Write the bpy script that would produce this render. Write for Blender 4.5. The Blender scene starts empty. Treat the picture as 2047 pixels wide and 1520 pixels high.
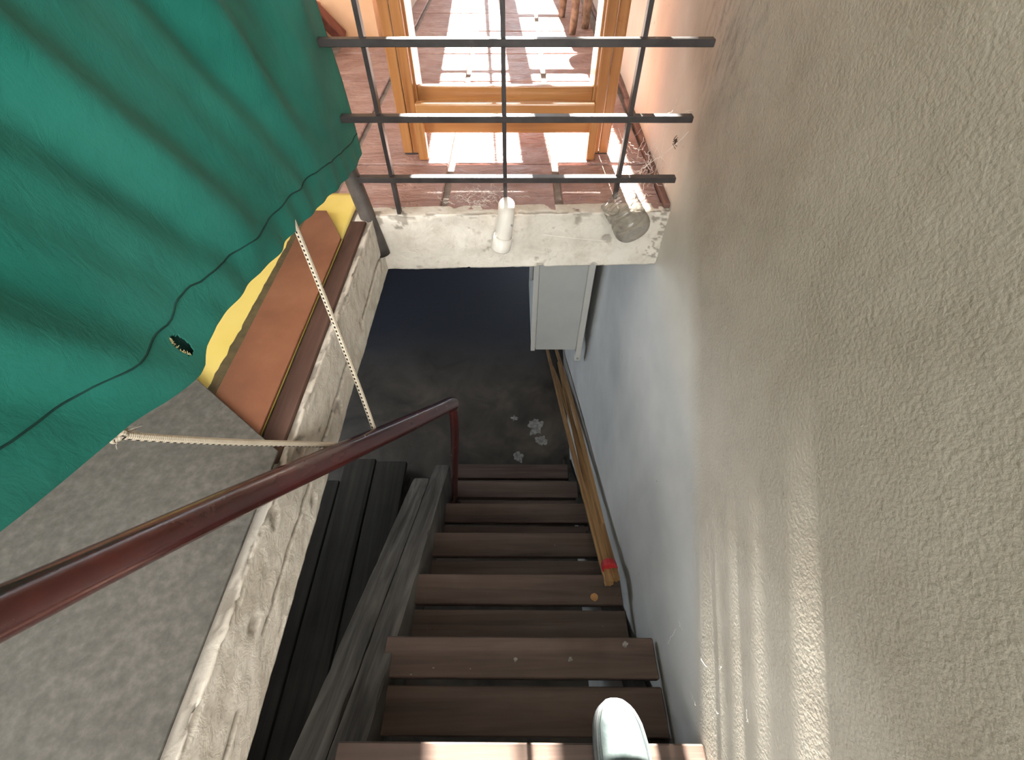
import bpy, bmesh, math, random
from mathutils import Vector, Matrix, noise
random.seed(7)
scn = bpy.context.scene
COL = scn.collection
R = math.radians

# ---------------------------------------------------------------- camera
cam_d = bpy.data.cameras.new('camera'); cam = bpy.data.objects.new('camera', cam_d); COL.objects.link(cam)
cam_d.sensor_width = 36.0; cam_d.sensor_fit = 'HORIZONTAL'
cam_d.lens = 898.0 / 2047.0 * 36.0
cam_d.shift_x = -2.5 / 2047.0
cam_d.clip_start = 0.02
cam.location = (0, 0, 1.2); cam.rotation_euler = (R(39.3), 0, 0)
scn.camera = cam

# ---------------------------------------------------------------- world, sun, added room fill, daylight at the lower window, exposure
W = bpy.data.worlds.new('sky'); scn.world = W; W.use_nodes = True
bg = W.node_tree.nodes['Background']; bg.inputs[0].default_value = (0.80, 0.89, 1.0, 1); bg.inputs[1].default_value = 3.5

SUN_EL, SUN_AZ = 35.0, 3.0
sd = bpy.data.lights.new('sun', 'SUN'); sun = bpy.data.objects.new('sun', sd); COL.objects.link(sun)
sd.energy = 52.0; sd.angle = R(0.5); sd.color = (1.0, 0.95, 0.86)
sv = Vector((math.sin(R(SUN_AZ)) * math.cos(R(SUN_EL)), -math.cos(R(SUN_AZ)) * math.cos(R(SUN_EL)), -math.sin(R(SUN_EL))))
sun.rotation_euler = sv.to_track_quat('-Z', 'Y').to_euler(); sun.location = (0, 9, 7)

def area(name, loc, tgt, sx, sy, power, color):
    d = bpy.data.lights.new(name, 'AREA'); o = bpy.data.objects.new(name, d); COL.objects.link(o)
    d.shape = 'RECTANGLE'; d.size = sx; d.size_y = sy; d.energy = power; d.color = color
    o.location = loc; o.rotation_euler = (Vector(tgt) - Vector(loc)).to_track_quat('-Z', 'Y').to_euler()
    return o
area('fill_light_back', (-0.35, -2.32, 2.05), (-0.35, 0, 1.75), 1.4, 1.5, 30, (1.0, 0.96, 0.90))  # fill added behind the camera, at an unseen opening
area('fill_light_left', (-2.78, -0.55, 2.15), (-1.0, -0.55, 2.0), 1.5, 1.4, 46, (1.0, 0.97, 0.92))  # fill added for the upper room and stair wall, source unseen
area('fill_light_right', (0.50, -1.45, 1.9), (-0.6, -1.0, 1.6), 1.0, 1.1, 50, (1.0, 0.96, 0.90))  # added to brighten the canvas and left edge, no known window here
area('window_daylight_lower', (-2.78, 2.3, -0.35), (0.4, 1.9, -0.4), 1.2, 0.9, 12, (0.84, 0.93, 1.0))

scn.view_settings.view_transform = 'Standard'; scn.view_settings.look = 'None'
scn.view_settings.gamma = 1.0; scn.view_settings.use_curve_mapping = False
scn.view_settings.exposure = 0.75
scn.cycles.use_denoising = True
scn.cycles.max_bounces = 6; scn.cycles.diffuse_bounces = 4; scn.cycles.glossy_bounces = 2
scn.cycles.use_adaptive_sampling = True; scn.cycles.adaptive_threshold = 0.08; scn.cycles.adaptive_min_samples = 10
scn.cycles.sample_clamp_indirect = 6.0
scn.cycles.caustics_reflective = False; scn.cycles.caustics_refractive = False

# ---------------------------------------------------------------- helpers
def tag(o, label=None, cat=None, group=None, kind=None):
    if label: o['label'] = label
    if cat: o['category'] = cat
    if group: o['group'] = group
    if kind: o['kind'] = kind
    return o

def empty(name, loc, label=None, cat=None, group=None, kind=None):
    o = bpy.data.objects.new(name, None); COL.objects.link(o); o.location = loc
    o.empty_display_size = 0.05
    return tag(o, label, cat, group, kind)

def wloc(o):
    v = Vector(o.location)
    while o.parent:
        o = o.parent; v = v + Vector(o.location)
    return v

def mk(name, bm, mat, parent=None, smooth=False, label=None, cat=None, group=None, kind=None, origin=None):
    """link a bmesh given in world coordinates; its origin goes to the base centre"""
    bm.verts.ensure_lookup_table()
    bmesh.ops.recalc_face_normals(bm, faces=bm.faces)
    xs = [v.co.x for v in bm.verts]; ys = [v.co.y for v in bm.verts]; zs = [v.co.z for v in bm.verts]
    c = Vector(origin) if origin else Vector(((min(xs) + max(xs)) / 2, (min(ys) + max(ys)) / 2, min(zs)))
    bmesh.ops.translate(bm, verts=bm.verts, vec=-c)
    me = bpy.data.meshes.new(name); bm.to_mesh(me); bm.free()
    if smooth:
        for p in me.polygons: p.use_smooth = True
    for m in (mat if isinstance(mat, (list, tuple)) else [mat]): me.materials.append(m)
    o = bpy.data.objects.new(name, me); COL.objects.link(o)
    if parent:
        o.parent = parent; o.location = c - wloc(parent)
    else:
        o.location = c
    return tag(o, label, cat, group, kind)

def box(bm, x0, x1, y0, y1, z0, z1, bev=0.0, seg=1):
    t = bmesh.new()
    bmesh.ops.create_cube(t, size=1.0)
    bmesh.ops.scale(t, vec=(x1 - x0, y1 - y0, z1 - z0), verts=t.verts)
    bmesh.ops.translate(t, vec=((x0 + x1) / 2, (y0 + y1) / 2, (z0 + z1) / 2), verts=t.verts)
    if bev: bmesh.ops.bevel(t, geom=t.edges[:], offset=bev, segments=seg, affect='EDGES', profile=0.5)
    return join(bm, t)

def join(bm, t, M=None):
    if M is not None: bmesh.ops.transform(t, matrix=M, verts=t.verts)
    me = bpy.data.meshes.new('tmp'); t.to_mesh(me); t.free(); bm.from_mesh(me); bpy.data.meshes.remove(me)
    return bm

def B(x0, x1, y0, y1, z0, z1, bev=0.0, seg=1):
    return box(bmesh.new(), x0, x1, y0, y1, z0, z1, bev, seg)

def beam(bm, p, q, w, h, bev=0.0, up=(0, 0, 1)):
    """a square-cut bar from p to q"""
    p, q = Vector(p), Vector(q); d = q - p; L = d.length; d.normalize()
    s = d.cross(Vector(up)).normalized(); u = s.cross(d).normalized()
    t = bmesh.new(); bmesh.ops.create_cube(t, size=1.0)
    bmesh.ops.scale(t, vec=(w, L, h), verts=t.verts)
    if bev: bmesh.ops.bevel(t, geom=t.edges[:], offset=bev, segments=1, affect='EDGES')
    m = Matrix((s, d, u)).transposed().to_4x4(); m.translation = (p + q) / 2
    return join(bm, t, m)

def smooth_path(pts, n=6):
    """Catmull-Rom through pts"""
    P = [Vector(p) for p in pts]; out = []
    for i in range(len(P) - 1):
        a = P[i - 1] if i else P[0] * 2 - P[1]; b, c = P[i], P[i + 1]
        d = P[i + 2] if i + 2 < len(P) else P[-1] * 2 - P[-2]
        for k in range(n):
            t = k / n
            out.append(0.5 * ((2 * b) + (c - a) * t + (2 * a - 5 * b + 4 * c - d) * t * t + (3 * b - a - 3 * c + d) * t ** 3))
    out.append(P[-1]); return out

def tube(bm, pts, r, n=12, cap=True, start=None):
    """round tube along pts, r a number or one per point; UV: u round it, v metres along it"""
    P = [Vector(p) for p in pts]
    rr = r if isinstance(r, (list, tuple)) else [r] * len(P)
    uvl = bm.loops.layers.uv.verify()
    T = [(P[min(i + 1, len(P) - 1)] - P[max(i - 1, 0)]).normalized() for i in range(len(P))]
    nrm = Vector(start) if start else (Vector((0, 0, 1)) if abs(T[0].z) < 0.9 else Vector((1, 0, 0)))
    rings = []; L = [0.0]
    for i in range(1, len(P)): L.append(L[-1] + (P[i] - P[i - 1]).length)
    for i, p in enumerate(P):
        nrm = (nrm - T[i] * nrm.dot(T[i])).normalized(); b = T[i].cross(nrm)
        rings.append([bm.verts.new(p + (nrm * math.cos(2 * math.pi * k / n) + b * math.sin(2 * math.pi * k / n)) * rr[i]) for k in range(n)])
    for i in range(len(P) - 1):
        for k in range(n):
            f = bm.faces.new((rings[i][k], rings[i][(k + 1) % n], rings[i + 1][(k + 1) % n], rings[i + 1][k]))
            for lp, uv in zip(f.loops, ((k / n, L[i]), ((k + 1) / n, L[i]), ((k + 1) / n, L[i + 1]), (k / n, L[i + 1]))): lp[uvl].uv = uv
    if cap:
        bm.faces.new(rings[0][::-1]); bm.faces.new(rings[-1])
    return bm

def lathe(bm, prof, n=32, M=None):
    """profile (radius, height) turned about z"""
    t = bmesh.new(); rings = []
    for r, h in prof:
        rings.append([t.verts.new((r * math.cos(2 * math.pi * k / n), r * math.sin(2 * math.pi * k / n), h)) for k in range(n)] if r > 1e-6 else [t.verts.new((0, 0, h))])
    for a, b in zip(rings[:-1], rings[1:]):
        for k in range(n):
            if len(a) == 1: t.faces.new((a[0], b[k], b[(k + 1) % n]))
            elif len(b) == 1: t.faces.new((a[k], b[0], a[(k + 1) % n]))
            else: t.faces.new((a[k], a[(k + 1) % n], b[(k + 1) % n], b[k]))
    return join(bm, t, M)

def grid(bm, f, nu, nv, keep=None):
    """surface f(u, v), u and v from 0 to 1"""
    V = [[bm.verts.new(f(i / nu, j / nv)) for j in range(nv + 1)] for i in range(nu + 1)]
    for i in range(nu):
        for j in range(nv):
            if keep is None or keep((i + .5) / nu, (j + .5) / nv):
                bm.faces.new((V[i][j], V[i + 1][j], V[i + 1][j + 1], V[i][j + 1]))
    return V

def fbm(x, y, z, o=4): return noise.fractal(Vector((x, y, z)), 1.0, 2.0, o)
def lerp(a, b, t): return a + (b - a) * t
def interp(tab, x):
    if x <= tab[0][0]: return tab[0][1]
    for (a, p), (b, q) in zip(tab[:-1], tab[1:]):
        if x <= b: return lerp(p, q, (x - a) / (b - a))
    return tab[-1][1]

# ---------------------------------------------------------------- materials
class NT:
    def __init__(s, name):
        s.m = bpy.data.materials.new(name); s.m.use_nodes = True; s.t = s.m.node_tree
        s.b = s.t.nodes['Principled BSDF']
    def n(s, typ, **kw):
        x = s.t.nodes.new(typ)
        for k, v in kw.items(): setattr(x, k, v)
        return x
    def l(s, a, b): s.t.links.new(a, b)
    def set(s, node, **kw):
        for k, v in kw.items():
            i = node.inputs[k.replace('_', ' ')]
            if hasattr(v, 'is_linked') or hasattr(v, 'links'): s.l(v, i)
            else: i.default_value = v
        return node
    def coord(s, kind='Object', scale=(1, 1, 1), rand=True):
        tc = s.n('ShaderNodeTexCoord'); mp = s.n('ShaderNodeMapping'); mp.inputs['Scale'].default_value = scale
        if kind == 'Position':
            g = s.n('ShaderNodeNewGeometry'); s.l(g.outputs['Position'], mp.inputs[0])
        else:
            s.l(tc.outputs[kind], mp.inputs[0])
            if rand:
                oi = s.n('ShaderNodeObjectInfo'); mu = s.n('ShaderNodeMath', operation='MULTIPLY'); mu.inputs[1].default_value = 37.0
                s.l(oi.outputs['Random'], mu.inputs[0]); s.l(mu.outputs[0], mp.inputs['Location'])
        return mp.outputs[0]
    def noise(s, co, scale, detail=4, rough=.55, dist=0.0):
        x = s.n('ShaderNodeTexNoise'); s.l(co, x.inputs['Vector'])
        x.inputs['Scale'].default_value = scale; x.inputs['Detail'].default_value = min(detail, 3.5)
        x.inputs['Roughness'].default_value = rough; x.inputs['Distortion'].default_value = dist
        return x.outputs[0]
    def ramp(s, fac, stops):
        x = s.n('ShaderNodeValToRGB'); s.l(fac, x.inputs[0]); e = x.color_ramp.elements
        while len(e) < len(stops): e.new(0.5)
        for el, (p, c) in zip(e, stops):
            el.position = p; el.color = (*c, 1) if len(c) == 3 else c
        return x.outputs[0]
    def mix(s, fac, a, b, mode='MIX'):
        x = s.n('ShaderNodeMix', data_type='RGBA', blend_type=mode)
        for i, v in ((0, fac), (6, a), (7, b)):
            if hasattr(v, 'links'): s.l(v, x.inputs[i])
            else: x.inputs[i].default_value = v if not isinstance(v, tuple) or len(v) == 4 else (*v, 1)
        return x.outputs[2]
    def math(s, op, a, b=None, c=None, clamp=False):
        x = s.n('ShaderNodeMath', operation=op, use_clamp=clamp)
        for i, v in enumerate((a, b, c)):
            if v is None: continue
            if hasattr(v, 'links'): s.l(v, x.inputs[i])
            else: x.inputs[i].default_value = v
        return x.outputs[0]
    def bump(s, h, strength=.5, dist=.002, prev=None):
        x = s.n('ShaderNodeBump'); s.l(h, x.inputs['Height'])
        if hasattr(strength, 'links'): s.l(strength, x.inputs['Strength'])
        else: x.inputs['Strength'].default_value = strength
        x.inputs['Distance'].default_value = dist
        if prev: s.l(prev, x.inputs['Normal'])
        return x.outputs[0]
    def done(s, col=None, rough=.6, normal=None, metal=0.0, spec=.5, **kw):
        b = s.b
        for k, v in (('Base Color', col), ('Roughness', rough), ('Normal', normal), ('Metallic', metal), ('Specular IOR Level', spec)):
            if v is None: continue
            if hasattr(v, 'links'): s.l(v, b.inputs[k])
            else: b.inputs[k].default_value = (*v, 1) if isinstance(v, tuple) and len(v) == 3 else v
        for k, v in kw.items(): b.inputs[k.replace('_', ' ')].default_value = v
        return s.m

def mottled(name, c1, c2, scale=8, rough=.7, bscale=60, bstr=.3, bdist=.002, spec=.4, lo=.35, hi=.65, c3=None, kind='Object', **kw):
    t = NT(name); co = t.coord(kind)
    stops = [(lo, c1), (hi, c2)] if c3 is None else [(lo, c1), ((lo + hi) / 2, c3), (hi, c2)]
    col = t.ramp(t.noise(co, scale, 6, .6), stops)
    return t.done(col, rough, t.bump(t.noise(co, bscale, 5, .6), bstr, bdist), spec=spec, **kw)

def wood(name, dark, mid, light, axis, rough=.55, spec=.4, scale=26, stretch=.06, bstr=.35, coat=0.0, fleck=None):
    t = NT(name); sc = [1, 1, 1]
    for a_ in (axis if isinstance(axis, tuple) else (axis,)): sc[a_] = stretch
    co = t.coord('Object', tuple(sc))
    g = t.noise(co, scale, 6, .62, .6); big = t.noise(t.coord('Object', (1, 1, 1)), 5, 3)
    col = t.ramp(g, [(.30, dark), (.5, mid), (.72, light)])
    col = t.mix(t.math('MULTIPLY', big, .55), col, t.mix(1.0, col, mid, 'MULTIPLY'))
    if fleck:
        fl = t.math('GREATER_THAN', t.noise(t.coord('Object'), fleck[1], 2), fleck[2])
        col = t.mix(fl, col, fleck[0])
    fine = t.noise(co, scale * 5, 4)
    return t.done(col, rough, t.bump(t.math('ADD', g, t.math('MULTIPLY', fine, .4)), bstr, .002), spec=spec, Coat_Weight=coat, Coat_Roughness=.15)

# plaster of the stair wall: rough coat above a sloping edge, smooth cool paint below it
def make_wall():
    t = NT('wall_plaster'); co = t.coord('Position')
    sp = t.n('ShaderNodeSeparateXYZ'); g = t.n('ShaderNodeNewGeometry'); t.l(g.outputs['Position'], sp.inputs[0])
    line = t.math('SUBTRACT', sp.outputs[2], t.math('MULTIPLY_ADD', sp.outputs[1], .774, -.048))
    line = t.math('ADD', line, t.math('MULTIPLY', t.math('SUBTRACT', t.noise(co, 5, 3), .5), .06))
    coat = t.math('MULTIPLY_ADD', line, 10.0, .5, clamp=True)
    n1 = t.noise(co, 185, 3, .5, .15); n2 = t.noise(co, 9, 5, .6); n3 = t.noise(co, 2.3, 4, .6)
    rough_col = t.ramp(n3, [(.3, (.40, .355, .295)), (.7, (.475, .435, .37))])
    rough_col = t.mix(t.ramp(n2, [(.35, (0, 0, 0)), (.8, (1, 1, 1))]), rough_col, (.50, .46, .395))
    low = t.math('MULTIPLY_ADD', sp.outputs[2], -5.0, 2.4, clamp=True)
    low_col = t.ramp(t.noise(co, 3.2, 5, .6), [(.3, (.44, .445, .43)), (.7, (.57, .56, .535))])
    hi_col = t.ramp(n2, [(.3, (.58, .55, .49)), (.7, (.64, .61, .55))])
    smooth_col = t.mix(low, hi_col, low_col)
    col = t.mix(coat, smooth_col, rough_col)
    # soot-like scuffs near the end of the bars, grit specks
    d = t.n('ShaderNodeVectorMath', operation='DISTANCE'); t.l(g.outputs['Position'], d.inputs[0]); d.inputs[1].default_value = (.40, 1.03, 1.0)
    scuff = t.math('MULTIPLY', t.math('SUBTRACT', 1.0, t.math('MULTIPLY', d.outputs['Value'], 4.5), clamp=True), t.ramp(t.noise(t.coord('Position', (1, 3, 1)), 22, 6, .7), [(.45, (0, 0, 0)), (.68, (1, 1, 1))]))
    col = t.mix(t.math('MULTIPLY', scuff, .8), col, (.16, .15, .15))
    speck = t.math('GREATER_THAN', t.noise(co, 48, 1), .80)
    col = t.mix(t.math('MULTIPLY', speck, .55), col, (.20, .17, .15))
    st = t.math('MULTIPLY_ADD', coat, .42, .06)
    bump = t.bump(n1, st, .003)
    bump = t.bump(n2, .22, .010, bump)
    return t.done(col, .82, bump, spec=.25)
M_wall = make_wall()
M_slab = mottled('painted_concrete', (.62, .57, .49), (.74, .70, .63), 14, .85, 70, .75, .005, .2)
def make_edge(name):
    t = NT(name); co = t.coord('Position')
    at = t.n('ShaderNodeAttribute', attribute_name='dirt')
    c = t.ramp(t.noise(co, 16, 6, .65), [(.3, (.54, .495, .42)), (.52, (.66, .615, .54)), (.8, (.72, .68, .61))])
    pit = t.ramp(t.noise(co, 60, 3, .6), [(.60, (0, 0, 0)), (.74, (1, 1, 1))])
    c = t.mix(t.math('MULTIPLY', pit, .5), c, (.40, .33, .26))
    c = t.mix(at.outputs['Fac'], c, (.13, .10, .075))
    h = t.noise(co, 45, 6, .7, .7)
    return t.done(c, .88, t.bump(h, .6, .004), spec=.15)
M_edge = make_edge('flaking_white_paint')
M_tile_grout = mottled('grout', (.22, .18, .155), (.33, .28, .245), 30, .9, 60, .5)
def make_tile():
    t = NT('terracotta_tile'); co = t.coord('Object', (1, 1, 1)); cw = t.coord('Object', (.55, 1.6, 1))
    c = t.ramp(t.noise(co, 9, 6, .65), [(.28, (.25, .135, .115)), (.5, (.34, .205, .178)), (.72, (.43, .295, .265))])
    w = t.noise(cw, 26, 5, .6, .8)
    return t.done(c, t.ramp(t.noise(co, 14, 4), [(.3, (.36,) * 3), (.7, (.6,) * 3)]), t.bump(w, 1.0, .016), spec=.45)
M_tile = make_tile()
M_floor_low = None
def make_lower_floor():
    t = NT('dark_cement_floor'); co = t.coord('Position')
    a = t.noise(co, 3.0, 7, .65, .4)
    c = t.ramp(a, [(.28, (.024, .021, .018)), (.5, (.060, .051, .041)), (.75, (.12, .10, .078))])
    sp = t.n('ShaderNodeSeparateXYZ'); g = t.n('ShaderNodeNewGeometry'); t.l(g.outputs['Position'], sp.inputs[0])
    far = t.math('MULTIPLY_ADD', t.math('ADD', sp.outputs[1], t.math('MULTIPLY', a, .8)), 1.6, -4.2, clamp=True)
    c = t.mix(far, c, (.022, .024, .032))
    return t.done(c, .55, t.bump(t.noise(co, 40, 5), .4, .004), spec=.35)
M_floor_low = make_lower_floor()
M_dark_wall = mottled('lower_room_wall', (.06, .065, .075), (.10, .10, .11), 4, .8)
M_peach = mottled('peach_wall', (.74, .46, .27), (.80, .53, .33), 7, .85, 50, .3)  # warm bounced glow put into this wall's colour
M_cream = mottled('cream_wall', (.70, .65, .57), (.76, .72, .64), 5, .85, 50, .3)
M_ceil = mottled('ceiling_white', (.72, .69, .64), (.78, .75, .70), 5, .9)
M_tread = wood('tread_wood', (.080, .054, .043), (.140, .096, .077), (.20, .145, .117), 0, .55, .35, 22, .05, .35, fleck=((.34, .28, .22), 70, .775))
M_string = wood('weathered_beam_wood', (.060, .055, .048), (.145, .132, .116), (.26, .235, .205), (1, 2), .8, .2, 34, .07, .9)
M_plank = wood('old_dark_plank', (.034, .030, .025), (.054, .048, .040), (.075, .067, .056), 1, .8, .2, 20, .05, .5)
M_pine = wood('varnished_pine', (.30, .125, .040), (.45, .215, .075), (.56, .32, .13), 2, .32, .5, 30, .04, .12, coat=.35)
M_pine_x = wood('varnished_pine_rail', (.30, .125, .040), (.46, .22, .075), (.57, .32, .13), 0, .32, .5, 30, .04, .12, coat=.35)
M_bar = mottled('dark_bar_paint', (.028, .024, .024), (.055, .047, .046), 22, .42, 90, .25, .001, .5)
M_pipe = mottled('dark_pipe_paint', (.030, .025, .023), (.085, .072, .064), 16, .5, 70, .4, .001, .5)
def make_rail_paint():
    t = NT('oxblood_gloss_paint'); co = t.coord('Object')
    c = t.ramp(t.noise(co, 7, 6, .65), [(.3, (.030, .0075, .007)), (.5, (.058, .0130, .012)), (.75, (.095, .021, .018))])
    wear = t.ramp(t.noise(co, 26, 6, .75), [(.62, (0, 0, 0)), (.72, (1, 1, 1))])
    c = t.mix(t.math('MULTIPLY', wear, .45), c, (.05, .030, .025))
    chip = t.math('GREATER_THAN', t.noise(co, 60, 1), .82)
    c = t.mix(chip, c, (.5, .33, .29))
    return t.done(c, t.ramp(t.noise(co, 40, 5, .7), [(.3, (.12,) * 3), (.7, (.28,) * 3)]), t.bump(t.noise(co, 75, 5, .7), .14, .0012), spec=.55, Coat_Weight=.35, Coat_Roughness=.2)
M_rail = make_rail_paint()
def make_cloth():
    t = NT('green_canvas'); co = t.coord('Object', rand=False)
    c = t.ramp(t.noise(co, 6, 6, .6), [(.3, (.012, .138, .106)), (.7, (.022, .198, .154))])
    fade = t.ramp(t.noise(t.coord('Object', (1, 1.6, .7), rand=False), 3.1, 4, .6), [(.48, (0, 0, 0)), (.75, (1, 1, 1))])
    c = t.mix(t.math('MULTIPLY', fade, .35), c, (.05, .20, .16))
    wv = t.noise(co, 900, 2); wr = t.noise(t.coord('Object', (1, 2.2, 1), rand=False), 36, 5, .6, .5)
    n = t.bump(wv, .35, .0006); n = t.bump(wr, .35, .004, n)
    return t.done(c, .85, n, spec=.15, Sheen_Weight=.04, Sheen_Roughness=.5)
M_cloth = make_cloth()
M_thread = mottled('dark_green_seam', (.003, .035, .028), (.005, .05, .04), 50, .9)
M_fray = mottled('pale_frayed_thread', (.55, .50, .25), (.62, .56, .32), 60, .9)
def make_rope():
    t = NT('braided_rope'); uv = t.n('ShaderNodeUVMap'); sp = t.n('ShaderNodeSeparateXYZ'); t.l(uv.outputs[0], sp.inputs[0])
    u, v = sp.outputs[0], sp.outputs[1]
    dash = t.math('LESS_THAN', t.math('FRACT', t.math('MULTIPLY_ADD', u, 1.2, t.math('MULTIPLY', v, 125.0))), .5)
    m1 = t.math('LESS_THAN', t.math('ABSOLUTE', t.math('SUBTRACT', u, .27)), .055)
    m2 = t.math('LESS_THAN', t.math('ABSOLUTE', t.math('SUBTRACT', u, .77)), .055)
    dk = t.math('MULTIPLY', dash, t.math('MAXIMUM', m1, m2))
    braid = t.math('MULTIPLY', t.math('SINE', t.math('MULTIPLY_ADD', v, 1500.0, t.math('MULTIPLY', u, 25.0))), t.math('SINE', t.math('MULTIPLY_ADD', v, 1500.0, t.math('MULTIPLY', u, -25.0))))
    c = t.mix(t.noise(t.coord('Object'), 60, 4), (.46, .40, .31), (.60, .54, .44))
    c = t.mix(dk, c, (.012, .011, .010))
    return t.done(c, .85, t.bump(braid, .35, .0012), spec=.2)
M_rope = make_rope()
M_fibre = mottled('grey_fibreboard', (.062, .060, .053), (.102, .098, .087), 85, .8, 90, .35, .0015, .25, .32, .70, (.080, .077, .068))
M_hard = mottled('brown_hardboard', (.115, .044, .022), (.20, .083, .043), 7, .55, 120, .35, .0008, .35, .3, .72, (.16, .062, .031))
M_yellow = mottled('yellow_vinyl', (.60, .46, .10), (.68, .54, .16), 5, .5, 40, .2, .002, .35)
M_olive = mottled('dark_olive_stripe', (.045, .036, .016), (.085, .066, .026), 40, .6)
M_brownledge = wood('red_brown_ledge', (.055, .028, .021), (.095, .050, .037), (.14, .082, .062), 1, .7, .25, 24, .08, .6)
M_pvc = mottled('white_pvc', (.72, .68, .62), (.76, .72, .66), 8, .35, 50, .05)
def make_pet():
    t = NT('clear_plastic'); co = t.coord('Object')
    t.b.inputs['Transmission Weight'].default_value = .0
    tr = t.n('ShaderNodeBsdfTransparent'); tr.inputs[0].default_value = (.93, .92, .90, 1)
    lw = t.n('ShaderNodeLayerWeight'); lw.inputs[0].default_value = .42
    mx = t.n('ShaderNodeMixShader'); out = t.t.nodes['Material Output']
    fac = t.math('MULTIPLY_ADD', lw.outputs['Facing'], .75, .26, clamp=True)
    t.l(fac, mx.inputs[0]); t.l(tr.outputs[0], mx.inputs[1]); t.l(t.b.outputs[0], mx.inputs[2]); t.l(mx.outputs[0], out.inputs[0])
    return t.done((.26, .24, .21), .08, t.bump(t.noise(co, 40, 3), .12, .002), spec=1.0)
M_pet = make_pet()
M_cab = mottled('cream_metal_panel', (.55, .56, .53), (.62, .62, .58), 4, .35, 40, .08, .001, .5)
M_cab_edge = mottled('cream_metal_edge', (.66, .65, .60), (.72, .70, .64), 6, .45)
M_steel = mottled('dull_steel', (.33, .33, .32), (.44, .43, .41), 18, .45)
M_stick = wood('bare_wood_moulding', (.20, .105, .040), (.36, .21, .088), (.50, .32, .15), (1, 2), .55, .35, 60, .03, .25)
M_tape = mottled('red_tape', (.36, .018, .022), (.45, .03, .035), 30, .4)
M_shoe = mottled('pale_grey_leather', (.050, .064, .066), (.105, .125, .124), 22, .85, 45, .5, .004, .1, c3=(.074, .092, .092))
M_sole = mottled('white_rubber', (.10, .11, .11), (.13, .14, .14), 20, .6)
M_stitch = mottled('grey_stitching', (.02, .025, .026), (.03, .036, .038), 60, .8)
M_lace = mottled('white_lace', (.70, .70, .67), (.80, .80, .77), 60, .8)
M_web = mottled('cobweb_silk', (.70, .66, .60), (.82, .78, .72), 60, .6)
M_spider = mottled('spider_brown', (.035, .025, .018), (.07, .05, .035), 80, .7)
M_leaf = mottled('dry_leaf', (.46, .22, .075), (.58, .32, .13), 60, .6, 70, .3)
M_flake = mottled('pale_flake', (.16, .15, .14), (.34, .33, .31), 40, .8, 60, .5)
M_stool = wood('red_stool_wood', (.16, .050, .038), (.24, .085, .062), (.33, .14, .10), 2, .5, .4, 24, .06, .3)
M_seat = wood('salmon_seat_wood', (.48, .20, .12), (.58, .27, .165), (.66, .34, .21), 0, .5, .4, 24, .06, .3)
M_bark = mottled('rough_log', (.14, .085, .055), (.34, .235, .165), 22, .8, 40, .8, .004)
M_base = mottled('dark_skirting_tile', (.13, .065, .050), (.21, .11, .085), 18, .7, 50, .5, .003)

# ---------------------------------------------------------------- the setting
FZ, SZ, LZ = 0.586, 0.425, -1.58          # upper floor, underside of its slab, lower floor
WX = 0.400                                # face of the stair wall
def struct(name, bm, mat, parent=None, label=None, smooth=False):
    return mk(name, bm, mat, parent, smooth, label=label, kind=None if parent else 'structure')

# stair wall: one continuous plastered sheet through both storeys, a little uneven, the rough coat proud of the smooth
def wall_f(u, v):
    y = lerp(-2.3, 4.0, u); z = lerp(LZ, 3.5, v)
    line = z - (.774 * y - .048)
    proud = .0035 / (1 + math.exp(-line * 20))
    x = WX + .045 * max(0, min(1, (y - 1.1) / 2.2)) - .012 * max(0, min(1, (-.55 - z) / .8))
    x -= proud + .0022 * fbm(y * 1.6, z * 1.6, 3.1, 3)
    return (x, y, z)
bm = bmesh.new(); grid(bm, wall_f, 190, 160, lambda u, v: not (-1.95 < lerp(-2.3, 4.0, u) < -.95 and 1.35 < lerp(LZ, 3.5, v) < 2.45))  # opening added behind the viewer for the right fill light
V0 = len(bm.verts)
box(bm, WX + .09, WX + .20, -.95, 4.0, LZ, 3.5); box(bm, WX + .09, WX + .20, -2.3, -1.95, LZ, 3.5); box(bm, WX + .09, WX + .20, -1.95, -.95, LZ, 1.35); box(bm, WX + .09, WX + .20, -1.95, -.95, 2.45, 3.5)
struct('wall_right', bm, M_wall, label='beige roughly plastered wall running down beside the stairs', smooth=True)

# floor slab of the upper storey and its tiles
bm = bmesh.new()
box(bm, -2.7, -.395, -2.3, 1.10, SZ, FZ - .004); box(bm, -2.7, WX + .08, 1.10, 4.75, SZ, FZ - .012); box(bm, -.395, WX + .05, -2.3, -.80, SZ, FZ - .004)
fl = struct('floor', bm, M_tile_grout, label='upper floor of terracotta tiles around the stair opening')
tw, tl = .2995, .331
tb = B(-tw / 2, tw / 2, -tl / 2, tl / 2, -.012, .0, .004)
tile_me = None
for r in range(9):
    y0 = 1.065 if r == 0 else 1.321 + .343 * (r - 1)
    y1 = 1.313 if r == 0 else y0 + .334
    for c in range(9):
        x0 = -2.270 + .300 * c; x1 = x0 + .281
        if y0 > 2.3 and x1 < -.62: continue
        x1 = min(x1, .388)
        if y1 > 3.97: y1 = 3.97
        j = random.uniform(-.0015, .0015)
        b_ = B(x0, x1, y0, y1, FZ - .013, FZ + j, .003)
        mk('tile', b_, M_tile, fl)

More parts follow.
